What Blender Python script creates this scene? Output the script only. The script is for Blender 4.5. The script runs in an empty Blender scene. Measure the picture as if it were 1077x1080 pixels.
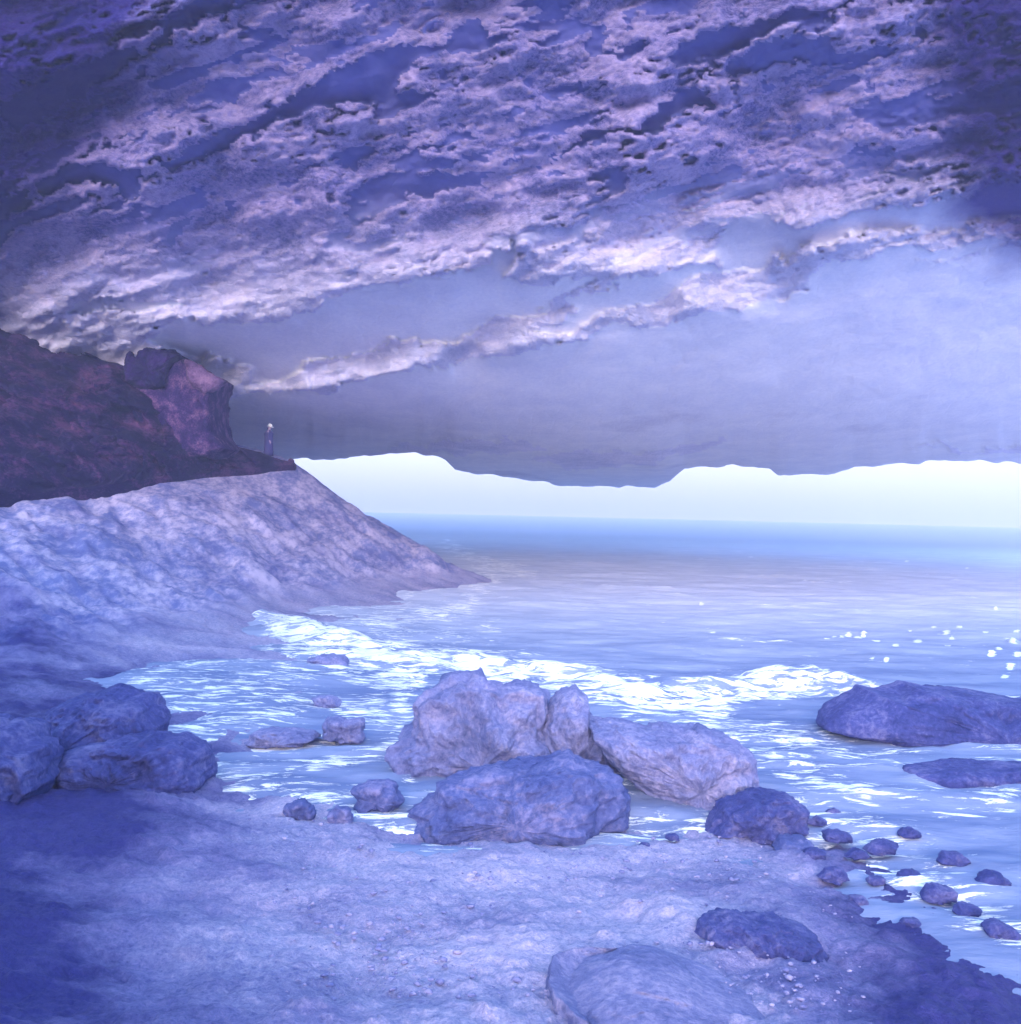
import bpy, math, random
import numpy as np
from mathutils import Matrix, Vector
random.seed(4); rng = np.random.default_rng(11)
S = bpy.context.scene
C = S.collection
R = math.radians

# ------------------------------------------------------------------ camera frame
F = 1155.0; CX, CY = 538.5, 536.0; CAMZ = 4.0; ROLL = R(1.3)
RIGHT = np.array([math.cos(ROLL), 0, math.sin(ROLL)]); UP = np.array([-math.sin(ROLL), 0, math.cos(ROLL)])
def at(px, py, Y):
    px = np.asarray(px, float); py = np.asarray(py, float); Y = np.asarray(Y, float)
    a = (px-CX)/F; b = (CY-py)/F
    x = (a*RIGHT[0]+b*UP[0])*Y; z = CAMZ+(a*RIGHT[2]+b*UP[2])*Y
    return np.stack(np.broadcast_arrays(x, Y, z), -1)
def tan_el(px, py):
    return (np.asarray(px, float)-CX)/F*RIGHT[2] + (CY-np.asarray(py, float))/F*UP[2]
def on_z(px, py, z=0.0):
    t = tan_el(px, py); return at(px, py, (z-CAMZ)/t)
def to_px(P):
    x, y, z = P[..., 0], P[..., 1], P[..., 2]-CAMZ
    return CX+F*(x*RIGHT[0]+z*RIGHT[2])/y, CY-F*(x*UP[0]+z*UP[2])/y

# ------------------------------------------------------------------ noise
def _h(ix, iy, iz, s):
    n = (ix*374761393 + iy*668265263 + iz*2147483647 + s*1274126177) & 0xffffffff
    n = ((n ^ (n >> 13))*1274126177) & 0xffffffff
    n = ((n ^ (n >> 16))*2246822519) & 0xffffffff
    return ((n ^ (n >> 15)) & 0xffff)/65535.0*2-1
def vnoise(P, s=0):
    P = np.asarray(P, float); I = np.floor(P).astype(np.int64); f = P-I; f = f*f*f*(f*(f*6-15)+10)
    x, y, z = I[..., 0], I[..., 1], I[..., 2]; r = 0
    for dx in (0, 1):
        for dy in (0, 1):
            for dz in (0, 1):
                w = (f[..., 0] if dx else 1-f[..., 0])*(f[..., 1] if dy else 1-f[..., 1])*(f[..., 2] if dz else 1-f[..., 2])
                r = r+w*_h(x+dx, y+dy, z+dz, s)
    return r
def fbm(P, octs=5, s=0, gain=0.5, ridged=False):
    a, t, q = 1.0, 0, np.asarray(P, float)
    for o in range(octs):
        n = vnoise(q, s+o)
        if ridged: n = 1-2*np.abs(n)
        t = t+a*n; a *= gain; q = q*2.03+17.3
    return t
def cells(P, s=0):
    """distance to nearest jittered point and id tone, 3D worley"""
    P = np.asarray(P, float); I = np.floor(P).astype(np.int64)
    best = np.full(P.shape[:-1], 9.0); sec = best.copy(); tone = np.zeros(P.shape[:-1])
    for dx in (-1, 0, 1):
        for dy in (-1, 0, 1):
            for dz in (-1, 0, 1):
                x, y, z = I[..., 0]+dx, I[..., 1]+dy, I[..., 2]+dz
                q = np.stack([x+.5+.45*_h(x, y, z, s), y+.5+.45*_h(x, y, z, s+1), z+.5+.45*_h(x, y, z, s+2)], -1)
                d = np.linalg.norm(P-q, axis=-1); m = d < best
                sec = np.where(m, best, np.minimum(sec, d)); tone = np.where(m, _h(x, y, z, s+3), tone); best = np.where(m, d, best)
    return best, sec-best, tone
def sm(a, b, x):
    t = np.clip((x-a)/(b-a), 0, 1); return t*t*(3-2*t)
def blur1(A, sg, axis):
    if sg < .3: return A
    k = int(3*sg)+1; w = np.exp(-.5*(np.arange(-k, k+1)/sg)**2); w /= w.sum()
    pad = [(0, 0)]*A.ndim; pad[axis] = (k, k); B = np.pad(A, pad, mode='edge')
    return np.apply_along_axis(lambda v: np.convolve(v, w, 'valid'), axis, B)
def blur(A, sy, sx): return blur1(blur1(A, sy, 0), sx, 1)
def inpoly(px, py, poly):
    c = np.zeros(px.shape, bool); n = len(poly)
    for i in range(n):
        x1, y1 = poly[i]; x2, y2 = poly[(i+1) % n]
        if y1 == y2: continue
        m = ((y1 > py) != (y2 > py)) & (px < (x2-x1)*(py-y1)/(y2-y1)+x1); c ^= m
    return c

# ------------------------------------------------------------------ object helpers
def mesh_obj(name, V, Fc, mat=None, parent=None, smooth=True, attrs=None):
    me = bpy.data.meshes.new(name); me.from_pydata(np.asarray(V, float).reshape(-1, 3).tolist(), [], [tuple(map(int, f)) for f in Fc]); me.update()
    if attrs:
        for k, v in attrs.items():
            a = me.attributes.new(k, 'FLOAT', 'POINT'); a.data.foreach_set('value', np.asarray(v, np.float32).ravel())
    me.polygons.foreach_set('use_smooth', [smooth]*len(me.polygons))
    if mat: me.materials.append(mat)
    o = bpy.data.objects.new(name, me); C.objects.link(o)
    if parent: o.parent = parent
    return o
def tag(o, label=None, cat=None, group=None, kind=None):
    for k, v in (('label', label), ('category', cat), ('group', group), ('kind', kind)):
        if v: o[k] = v
    return o
def grid_faces(nr, nc, wrap=False, off=0, flip=False):
    r, c = np.meshgrid(np.arange(nr-1), np.arange(nc if wrap else nc-1), indexing='ij'); c2 = (c+1) % nc
    a = r*nc+c; b = r*nc+c2; d = (r+1)*nc+c; e = (r+1)*nc+c2
    q = np.stack([a, d, e, b] if flip else [a, b, e, d], -1).reshape(-1, 4)+off
    return q

# ------------------------------------------------------------------ materials
def nt(name):
    m = bpy.data.materials.new(name); m.use_nodes = True; t = m.node_tree; return m, t, t.nodes, t.links, t.nodes['Principled BSDF']
def nz(N, L, scale, det=8, rough=.6, vec=None, dist=0.0):
    n = N.new('ShaderNodeTexNoise'); n.inputs['Scale'].default_value = scale; n.inputs['Detail'].default_value = det
    n.inputs['Roughness'].default_value = rough; n.inputs['Distortion'].default_value = dist
    if vec: L.new(vec, n.inputs['Vector'])
    return n.outputs[0]
def ramp(N, L, src, stops):
    r = N.new('ShaderNodeValToRGB'); e = r.color_ramp.elements
    while len(e) < len(stops): e.new(.5)
    for k, (p, c) in enumerate(stops):
        e[k].position = p; e[k].color = (c if len(c) == 4 else (*c, 1))
    L.new(src, r.inputs[0]); return r.outputs[0]
def mixc(N, L, f, a, b, mode='MIX'):
    m = N.new('ShaderNodeMix'); m.data_type = 'RGBA'; m.blend_type = mode
    for s, v in ((m.inputs[0], f), (m.inputs[6], a), (m.inputs[7], b)):
        if hasattr(v, 'is_linked'): L.new(v, s)
        elif isinstance(v, (int, float)): s.default_value = v
        else: s.default_value = (*v, 1)
    return m.outputs[2]
def mth(N, L, op, a, b=None):
    m = N.new('ShaderNodeMath'); m.operation = op
    for s, v in ((m.inputs[0], a), (m.inputs[1], b)):
        if v is None: continue
        if hasattr(v, 'is_linked'): L.new(v, s)
        else: s.default_value = v
    return m.outputs[0]
def attr(N, name):
    a = N.new('ShaderNodeAttribute'); a.attribute_name = name; return a.outputs['Fac']
def coords(N, L, scale=(1, 1, 1), rot=(0, 0, 0)):
    g = N.new('ShaderNodeNewGeometry'); m = N.new('ShaderNodeMapping')
    m.inputs['Scale'].default_value = scale; m.inputs['Rotation'].default_value = rot
    L.new(g.outputs['Position'], m.inputs[0]); return m.outputs[0]
def rock(name, dark, mid, light, sc=.6, bump=.35, rough=.95, stretch=(1, 1, 1), rot=(0, 0, 0), speck=.5, bdist=.15):
    m, T, N, L, P = nt(name); v = coords(N, L, stretch, rot)
    a = nz(N, L, sc, 10, .62, v); b = nz(N, L, sc*9, 8, .7, v)
    f = mth(N, L, 'ADD', mth(N, L, 'MULTIPLY', a, 1-speck*.5), mth(N, L, 'MULTIPLY', b, speck*.5))
    c = ramp(N, L, f, [(.38, dark), (.5, mid), (.61, light)])
    L.new(c, P.inputs['Base Color']); P.inputs['Roughness'].default_value = rough; P.inputs['Specular IOR Level'].default_value = .25
    B = N.new('ShaderNodeBump'); B.inputs['Strength'].default_value = bump; B.inputs['Distance'].default_value = bdist
    L.new(f, B.inputs['Height']); L.new(B.outputs[0], P.inputs['Normal'])
    return m

ROOF_A = ((.13, .12, .30), (.31, .27, .50), (.52, .44, .64))
# roof: rough pale ledges and smooth blue slabs
def roof_mat():
    m, T, N, L, P = nt('overhang_rock'); v = coords(N, L, (1, .6, 2.2), (0, R(-14), 0))
    a = nz(N, L, .42, 12, .68, v, .4); b = nz(N, L, 5.5, 12, .78, v)
    f = mth(N, L, 'ADD', mth(N, L, 'MULTIPLY', a, .5), mth(N, L, 'MULTIPLY', b, .5))
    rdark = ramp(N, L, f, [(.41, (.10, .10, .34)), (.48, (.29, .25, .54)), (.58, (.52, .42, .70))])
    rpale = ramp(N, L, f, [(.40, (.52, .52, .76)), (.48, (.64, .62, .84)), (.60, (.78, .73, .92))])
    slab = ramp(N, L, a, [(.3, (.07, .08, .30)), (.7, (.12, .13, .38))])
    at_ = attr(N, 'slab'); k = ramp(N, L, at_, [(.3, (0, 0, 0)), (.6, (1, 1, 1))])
    pale = ramp(N, L, f, [(.40, (.66, .66, .80)), (.5, (.74, .73, .84)), (.60, (.82, .80, .88))]); pk = attr(N, 'pale')  # pale tones carry the distance haze in the rock colour
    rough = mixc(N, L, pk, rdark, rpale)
    st = nz(N, L, .12, 8, .6, v); shd = ramp(N, L, mth(N, L, 'ADD', mth(N, L, 'MULTIPLY', st, .6), mth(N, L, 'MULTIPLY', attr(N, 'corner_shade'), .55)), [(.36, (1, 1, 1)), (.62, (.10, .08, .34))])  # dark blue ramp paints the upper corner shade into the rock
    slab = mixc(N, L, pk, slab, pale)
    L.new(mixc(N, L, 1.0, mixc(N, L, k, rough, slab), shd, 'MULTIPLY'), P.inputs['Base Color'])
    P.inputs['Roughness'].default_value = .95; P.inputs['Specular IOR Level'].default_value = .2
    vo = N.new('ShaderNodeTexVoronoi'); vo.feature = 'DISTANCE_TO_EDGE'; vo.inputs['Scale'].default_value = 1.1; wv = N.new('ShaderNodeMix'); wv.data_type = 'VECTOR'; wv.inputs[0].default_value = .16
    nn = N.new('ShaderNodeTexNoise'); nn.inputs['Scale'].default_value = 1.5; nn.inputs['Detail'].default_value = 6; L.new(v, nn.inputs['Vector']); L.new(v, wv.inputs[4]); L.new(nn.outputs[1], wv.inputs[5]); L.new(wv.outputs[1], vo.inputs['Vector'])
    ck = ramp(N, L, vo.outputs['Distance'], [(0, (0, 0, 0)), (.07, (1, 1, 1))])
    f = mth(N, L, 'ADD', f, mth(N, L, 'MULTIPLY', ck, .10))
    B = N.new('ShaderNodeBump'); B.inputs['Distance'].default_value = .6
    L.new(mth(N, L, 'SUBTRACT', .72, mth(N, L, 'MULTIPLY', at_, .5)), B.inputs['Strength'])
    L.new(f, B.inputs['Height']); L.new(B.outputs[0], P.inputs['Normal']); return m
M_roof = roof_mat()
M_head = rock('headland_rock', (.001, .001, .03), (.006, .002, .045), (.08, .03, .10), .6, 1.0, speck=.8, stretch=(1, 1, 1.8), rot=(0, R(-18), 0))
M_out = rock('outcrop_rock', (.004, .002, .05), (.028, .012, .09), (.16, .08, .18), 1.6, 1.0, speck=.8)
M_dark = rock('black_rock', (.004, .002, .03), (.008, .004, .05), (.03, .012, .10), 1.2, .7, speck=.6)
M_b = rock('boulder_rock', (.10, .12, .31), (.19, .20, .43), (.34, .32, .55), 1.6, .9, speck=1.0)
M_bd = rock("wet_dark_rock", (.04, .055, .21), (.09, .11, .31), (.22, .21, .43), 1.3, .8, .7, speck=1.0)

M_weed = rock('weedy_black_rock', (.02, .03, .16), (.05, .06, .24), (.14, .14, .34), 1.3, .8, .7, speck=1.0)
def ground_mat():
    m, T, N, L, P = nt('shore_ground')
    v = coords(N, L, (1, 1, 1)); vs = coords(N, L, (1.5, .7, 1.5), (0, R(25), R(-20)))
    a = nz(N, L, .35, 12, .62, vs, .5); b = nz(N, L, 2.6, 9, .7, vs)
    f = mth(N, L, 'ADD', mth(N, L, 'MULTIPLY', a, .5), mth(N, L, 'MULTIPLY', b, .5))
    slope = ramp(N, L, f, [(.43, (.14, .16, .38)), (.5, (.30, .28, .48)), (.57, (.50, .43, .60))])
    c = nz(N, L, .55, 10, .65, v); d = nz(N, L, 11, 6, .75, v); g = nz(N, L, 34, 3, .7, v)
    h = mth(N, L, 'ADD', mth(N, L, 'MULTIPLY', c, .34), mth(N, L, 'ADD', mth(N, L, 'MULTIPLY', d, .38), mth(N, L, 'MULTIPLY', g, .28)))
    sand = ramp(N, L, h, [(.38, (.13, .14, .33)), (.5, (.31, .29, .47)), (.61, (.54, .44, .60))])
    k = attr(N, 'slope'); dn = nz(N, L, .5, 8, .62, v)
    dm = ramp(N, L, mth(N, L, 'ADD', mth(N, L, 'MULTIPLY', dn, 1.1), mth(N, L, 'MULTIPLY', attr(N, 'edge_shade'), .6)), [(.56, (1, 1, 1)), (.80, (.45, .47, .68)), (1.1, (.07, .08, .32))])  # shade of the lower corners, multiplied into the ground colour
    L.new(mixc(N, L, 1.0, mixc(N, L, k, sand, slope), dm, 'MULTIPLY'), P.inputs['Base Color'])
    P.inputs['Roughness'].default_value = .8; P.inputs['Specular IOR Level'].default_value = .3
    B = N.new('ShaderNodeBump'); B.inputs['Strength'].default_value = .7; B.inputs['Distance'].default_value = .12
    hh = N.new('ShaderNodeMix'); hh.data_type = 'FLOAT'; L.new(k, hh.inputs[0]); L.new(h, hh.inputs[2]); L.new(f, hh.inputs[3])
    L.new(hh.outputs[0], B.inputs['Height']); L.new(B.outputs[0], P.inputs['Normal']); return m
M_ground = ground_mat()

def sea_mat():
    m, T, N, L, P = nt('sea_water')
    v = coords(N, L, (.55, 1.5, 1)); vf = coords(N, L, (.5, 1.9, 1), (0, 0, R(8)))
    a = nz(N, L, .5, 10, .62, v); b = nz(N, L, 2.8, 12, .74, vf, .6)
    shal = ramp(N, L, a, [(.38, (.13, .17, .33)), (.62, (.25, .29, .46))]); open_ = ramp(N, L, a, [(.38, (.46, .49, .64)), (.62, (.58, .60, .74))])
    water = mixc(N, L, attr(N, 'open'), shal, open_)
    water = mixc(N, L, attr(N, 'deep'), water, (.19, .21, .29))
    foam_glint = attr(N, 'foam')  # foam, plus sun glints painted as white flecks
    s = mth(N, L, 'ADD', mth(N, L, 'MULTIPLY', foam_glint, .80), mth(N, L, 'MULTIPLY', mth(N, L, 'SUBTRACT', b, .5), 3.9))
    k = ramp(N, L, s, [(.50, (0, 0, 0)), (.70, (1, 1, 1))])
    L.new(mixc(N, L, k, water, (.86, .86, .93)), P.inputs['Base Color'])
    L.new(mth(N, L, 'ADD', mth(N, L, 'MULTIPLY', k, .3), .5), P.inputs['Roughness']); P.inputs['Specular IOR Level'].default_value = 0; P.inputs['IOR'].default_value = 1.08
    B = N.new('ShaderNodeBump'); B.inputs['Strength'].default_value = .5; B.inputs['Distance'].default_value = .12
    w = nz(N, L, 1.6, 6, .6, v)
    L.new(mth(N, L, 'ADD', w, mth(N, L, 'MULTIPLY', k, .5)), B.inputs['Height']); L.new(B.outputs[0], P.inputs['Normal']); return m
M_sea = sea_mat()

# ------------------------------------------------------------------ ROOF (cliff overhang)
def build_roof():
    xs = np.arange(-240, 1320, 2.6); lipx = [-240, 0, 120, 200, 260, 300, 330, 380, 440, 470, 480, 500, 530, 550, 600, 650, 664, 690, 706, 722, 735, 760, 775, 812, 822, 850, 880, 900, 960, 1010, 1077, 1320]
    lipy = [494, 492, 490, 489, 487, 484, 485, 482, 477, 485, 494, 499, 502, 506, 513, 515, 511, 514, 508, 494, 491, 493, 490, 496, 502, 500, 499, 492, 489, 485, 488, 496]
    lip = np.interp(xs, lipx, lipy) + 1.6*fbm(np.stack([xs/14, xs*0, xs*0], -1), 4, 5)
    nv = 250; s = np.linspace(0, 1, nv)
    top = -70.0
    PX = np.repeat(xs[None], nv, 0); PY = top+(lip[None]-top)*s[:, None]
    # warp the traced patches a little so their edges are rocky
    q = np.stack([PX/38, PY/26, PX*0], -1)
    wx = PX+9*fbm(q, 6, 21, .62); wy = PY+7*fbm(q+31, 6, 27, .62)
    slabs = [
     ([(150,176),(200,150),(262,128),(296,108),(330,92),(372,70),(405,49),(470,44),(500,28),(514,30),(520,46),(505,52),(470,50),(440,58),(428,90),(412,112),(380,112),(340,112),(300,126),(250,146),(200,168)],1),
     ([(40,190),(90,176),(150,182),(140,205),(95,198),(50,207)],.9),
     ([(0,210),(30,196),(48,206),(30,225),(0,232)],.9),
     ([(150,50),(190,20),(250,-20),(310,-40),(330,-10),(250,5),(200,25),(165,52)],.9),
     ([(0,120),(60,80),(140,45),(150,60),(80,105),(20,140)],.7),
     ([(200,98),(230,90),(300,72),(306,80),(260,92),(225,112),(205,108)],.9),
     ([(290,50),(330,46),(326,54),(298,58)],.8),
     ([(702,66),(720,48),(740,36),(780,27),(850,7),(872,8),(850,25),(800,34),(770,50),(745,62),(712,74)],1),
     ([(760,58),(810,40),(870,40),(880,58),(820,66),(775,80)],.7),
     ([(568,178),(590,160),(620,142),(650,136),(690,120),(706,102),(726,96),(752,106),(725,118),(700,124),(690,138),(660,136),(620,150),(590,166)],1),
     ([(722,216),(770,204),(795,184),(812,184),(795,200),(770,212),(730,220)],.9),
     ([(420,196),(460,186),(500,178),(520,184),(490,194),(450,202),(425,204)],.8),
     ([(75,326),(110,316),(150,314),(200,318),(190,324),(120,324),(90,334)],.8),
     ([(100,330),(130,322),(150,324),(120,334)],.7),
     ([(150,360),(200,342),(262,344),(330,328),(342,310),(430,300),(450,290),(500,280),(545,254),(560,262),(520,290),(560,300),(640,296),(600,316),(560,330),(500,345),(480,362),(420,362),(380,374),(330,384),(300,398),(262,404),(256,380),(225,374),(215,384),(180,378)],1),
     ([(232,422),(300,412),(370,405),(430,388),(500,376),(545,370),(620,352),(660,346),(712,338),(770,330),(806,322),(850,300),(876,274),(905,276),(940,268),(1000,258),(1077,248),(1320,215),(1320,600),(-240,600),(-240,430),(100,440)],1),
     ([(752,262),(800,224),(850,240),(880,238),(960,214),(1010,208),(1077,190),(1320,150),(1320,190),(1077,226),(1000,240),(940,246),(880,252),(850,258),(845,272),(800,282),(760,290)],.95),
     ([(640,305),(700,290),(745,280),(760,290),(720,300),(700,315),(640,330),(600,345),(560,350),(620,318)],.9),
     ([(626,28),(636,24),(640,32),(636,38),(642,44),(638,54),(628,54),(624,46)],1),
     ([(-240,260),(-100,230),(0,215),(20,240),(0,262),(-100,280)],.7),
     ([(95,240),(150,238),(200,244),(190,252),(120,250)],.5),
     ([(186,246),(200,236),(208,226),(212,232),(200,244),(192,252)],.8),
     ([(230,230),(240,214),(252,212),(244,226)],.8),
     ([(900,120),(960,100),(1040,90),(1077,80),(1320,60),(1320,120),(1077,120),(1000,125),(940,140)],.6),
     ([(860,170),(950,160),(1000,140),(1060,150),(1000,165),(930,180)],.5),
     ([(556,250),(620,230),(700,215),(720,222),(640,240),(580,262)],.45),
     ([(660,255),(720,240),(790,236),(750,250),(700,262)],.5)]
    T = np.zeros_like(PX)
    for poly, w in slabs: T = np.maximum(T, w*inpoly(wx, wy, poly))
    # bare ledges showing inside the lowest slab
    for poly in ([(240,412),(330,404),(370,392),(470,372),(500,372),(400,396),(330,410),(250,424)],
                 [(560,480),(640,474),(760,468),(770,474),(700,486),(600,500),(560,490)],
                 [(380,480),(470,466),(560,462),(600,470),(480,482),(400,487)],
                 [(960,478),(1077,466),(1320,460),(1320,480),(1077,478)],
                 [(960,282),(1077,252),(1077,258),(1000,278)]):
        T = np.where(inpoly(wx, wy, poly), T*.35, T)
    # the smaller pits and cracks of the rough ledges
    ca, sa = math.cos(R(-17)), math.sin(R(-17))
    U = (PX*ca+PY*sa); W = (-PX*sa+PY*ca)
    small = fbm(np.stack([U/62, W/19, PX*0+3], -1), 5, 61, .55)
    fine = fbm(np.stack([U/17, W/8, PX*0+9], -1), 4, 71, .6)
    low = sm(340, 160, PY)*.6+.4
    T = np.clip(np.maximum(T, sm(.42, .62, small)*.8*low), 0, 1); T = np.maximum(T, sm(.62, .85, fine)*.75*low)
    Ts = blur(T, .35, .5)
    t = tan_el(PX, PY); dl = -np.diff(np.log(np.maximum(t, .02)), axis=0, prepend=np.log(np.maximum(t[:1], .02)))
    Tl = np.zeros_like(PX)
    for poly, w in slabs: Tl = np.maximum(Tl, w*inpoly(wx, wy, poly))
    Tl = blur(Tl, 2, 9)
    Lg = np.cumsum(Tl*dl, 0)
    hp = .55*np.clip(Lg-blur(Lg, 18, 30), -.12, .12)
    wq = sm(250, 330, PY)*Tl
    hp = hp*(1-wq)+blur(hp, 3, 40)*wq+.013*Ts
    tc = tan_el(CX, top)
    base = np.log(30)+.40*(np.log(tc)-np.log(np.maximum(t, .02)))
    # strata steps are softened in the far, low part
    lnD = base+hp*1.0
    D = np.exp(lnD)
    n = fbm(np.stack([U/30, W/13, PX*0], -1), 4, 91, .6)+.45*fbm(np.stack([U/15, W/7, PX*0], -1), 4, 93, .7, True)
    n2 = fbm(np.stack([U/150, W/70, PX*0+5], -1), 3, 97)
    rim = sm(0, .04, 1-s)[:, None]
    D = D*(1+(.006*n*(1-.8*Ts)+.03*n2*(1-.7*Ts))*rim)
    # side walls of the cave come nearer beyond the frame
    V = at(PX, PY, D)
    # back/top shell so that the overhang is a solid mass of rock
    Vb = V[-1].copy(); rows = []
    for k, (dz, dy) in enumerate(((3, 6), (9, 22), (16, 35), (34, 40))):
        rows.append(Vb+np.array([0, dy, dz])+np.stack([0*xs, 2*fbm(np.stack([xs/60, xs*0+k, xs*0], -1), 3, 7), 1.5*fbm(np.stack([xs/50, xs*0+k, xs*0], -1), 3, 8)], -1))
    Vt = V[0].copy(); tops = []
    for k, (dz, dy) in enumerate(((34, 22), (30, 8), (18, 1.5), (6, .2))):
        q = Vt.copy(); q[:, 2] += dz; q[:, 1] += dy
        q[:, 1] += 1.2*fbm(np.stack([xs/50, xs*0+k, xs*0], -1), 3, 17); tops.append(q)
    A = np.concatenate([np.array(tops), V, np.array(rows)], 0)
    sl = np.concatenate([np.zeros((4, len(xs))), Ts, np.zeros((4, len(xs)))], 0)
    # corner shade painted into the near rock colour, upper left and right
    AX, AZ = A[..., 0], A[..., 2]
    corner_shade = np.clip(sm(9, 16, -AX*.75+(AZ-14)*1.0)*sm(48, 34, A[..., 1])+.9*sm(10.5, 15, AX*.9+(AZ-16)*1.0)*sm(46, 34, A[..., 1]), 0, 1)
    pal = np.zeros_like(sl); pal[4:-4] = blur(sm(190, 330, wy+.10*(wx-500)), 3, 3); pal[-4:] = pal[-5]  # rock colour fades paler toward the lip in place of thicker haze
    nr, nc = A.shape[:2]
    Fc = grid_faces(nr, nc, flip=True).tolist()
    top_row = np.arange(nc); bot = (nr-1)*nc+np.arange(nc)
    for i in range(nc-1): Fc.append((top_row[i], bot[i], bot[i+1], top_row[i+1]))   # the plateau above
    Fc.append([r*nc for r in range(nr)]); Fc.append([r*nc+nc-1 for r in range(nr)][::-1])
    o = mesh_obj('cliff_overhang', A, Fc, M_roof, attrs={'slab': sl, 'pale': pal, 'corner_shade': corner_shade}); tag(o, kind='structure'); o['label'] = 'huge overhanging rock cliff arching over the cove'
    return o
build_roof()

# ------------------------------------------------------------------ GROUND
def P3(px, py, Y=None, z=None):
    return at(px, py, Y) if Y is not None else on_z(px, py, z)
ctrl = []
for px, py, Y in [(-100,532,36),(0,523,40),(60,517,42.5),(130,508,46),(190,501,50),(240,494,54),(290,489,57.5),(315,490,59),
                  (0,600,30),(0,700,23),(0,780,17.5),(80,560,38),(80,640,30),(80,720,23),(150,560,42),(150,640,33),(150,700,26.5),(150,770,19.5),
                  (250,520,51),(250,580,43),(220,640,35),(230,720,25),(300,530,54),(300,560,50),(270,620,41),(340,520,58.5),(375,541,59),(350,600,49),(330,640,42),
                  (400,560,57.5),(410,600,54),(428,572,59),(-200,600,28),(-200,700,21),(-300,560,30)]:
    ctrl.append(P3(px, py, Y))
shore = [(482,604),(476,622),(452,643),(415,655),(380,664),(330,664),(285,662),(310,690),(322,715),(330,740),(262,765),(205,780),(214,805),(228,832),
         (300,846),(380,866),(470,890),(600,896),(720,880),(850,893),(930,925),(1010,965),(1077,1010),(1200,1060)]
for px, py in shore: ctrl.append(P3(px, py, z=-.03))
for px, py, z in [(0,850,.35),(100,845,.25),(0,950,.5),(200,900,.3),(400,930,.25),(600,950,.3),(800,960,.25),(950,1010,.2),(1077,1075,.2),(500,1080,.55),(200,1080,.6),(0,1080,.7),(-200,900,1.2),(-300,1080,1.8),
                  (900,1080,.4),(1000,1075,.3),(700,1020,.45),(1200,1140,.1)]:
    ctrl.append(P3(px, py, z=z))
for px, py, z in [(560,620,-1.2),(600,650,-1.2),(420,690,-.5),(500,720,-.6),(700,700,-1.2),(800,760,-.7),(1000,760,-.9),(400,740,-.4),(350,700,-.3),(300,800,-.25),(380,820,-.2),(500,800,-.4),(700,820,-.3),
                  (900,850,-.35),(1077,900,-.6),(1250,950,-.8),(1200,700,-1.5),(600,590,-1.5),(520,580,-1.2),(900,600,-1.5)]:
    ctrl.append(P3(px, py, z=z))
ctrl += [np.array(p, float) for p in [(-20,72,3.0),(-8,72,1.0),(-35,66,6),(-60,60,9),(-60,30,8),(-30,15,5),(-14,5,2.5),(-6,0,1.3),(0,0,.9),(6,2,.5),(14,6,-.3),(30,15,-1.5),(40,60,-1.5),(0,80,-1.5),(15,75,-1.5),(0,-20,2),(-30,-20,6),(30,-20,0)]]
ctrl = np.array(ctrl)
def tps(X, z, lam=.02):
    n = len(X); d = np.linalg.norm(X[:, None]-X[None], axis=-1); K = np.where(d > 0, d*d*np.log(d+1e-9), 0)
    A = np.zeros((n+3, n+3)); A[:n, :n] = K+lam*np.eye(n); A[:n, n] = 1; A[:n, n+1:] = X; A[n:, :n] = A[:n, n:].T
    w = np.linalg.solve(A, np.concatenate([z, [0, 0, 0]]))
    def f(Q):
        out = np.zeros(len(Q))
        for k in range(0, len(Q), 20000):
            q = Q[k:k+20000]; d = np.linalg.norm(q[:, None]-X[None], axis=-1)
            out[k:k+20000] = np.where(d > 0, d*d*np.log(d+1e-9), 0)@w[:n]+w[n]+q@w[n+1:]
        return out
    return f
XS = 20.0
gf = tps(ctrl[:, :2]/XS, ctrl[:, 2], .004)
def gz(x, y):
    x = np.atleast_1d(np.asarray(x, float)); y = np.atleast_1d(np.asarray(y, float)); sh = x.shape
    z = gf(np.stack([x.ravel(), y.ravel()], -1)/XS).reshape(sh)
    return np.clip(z, -1.6, 12)
def polar(angs, rads):
    A_, R_ = np.meshgrid(R(1)*angs, rads); return R_*np.sin(A_), R_*np.cos(A_)
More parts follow.
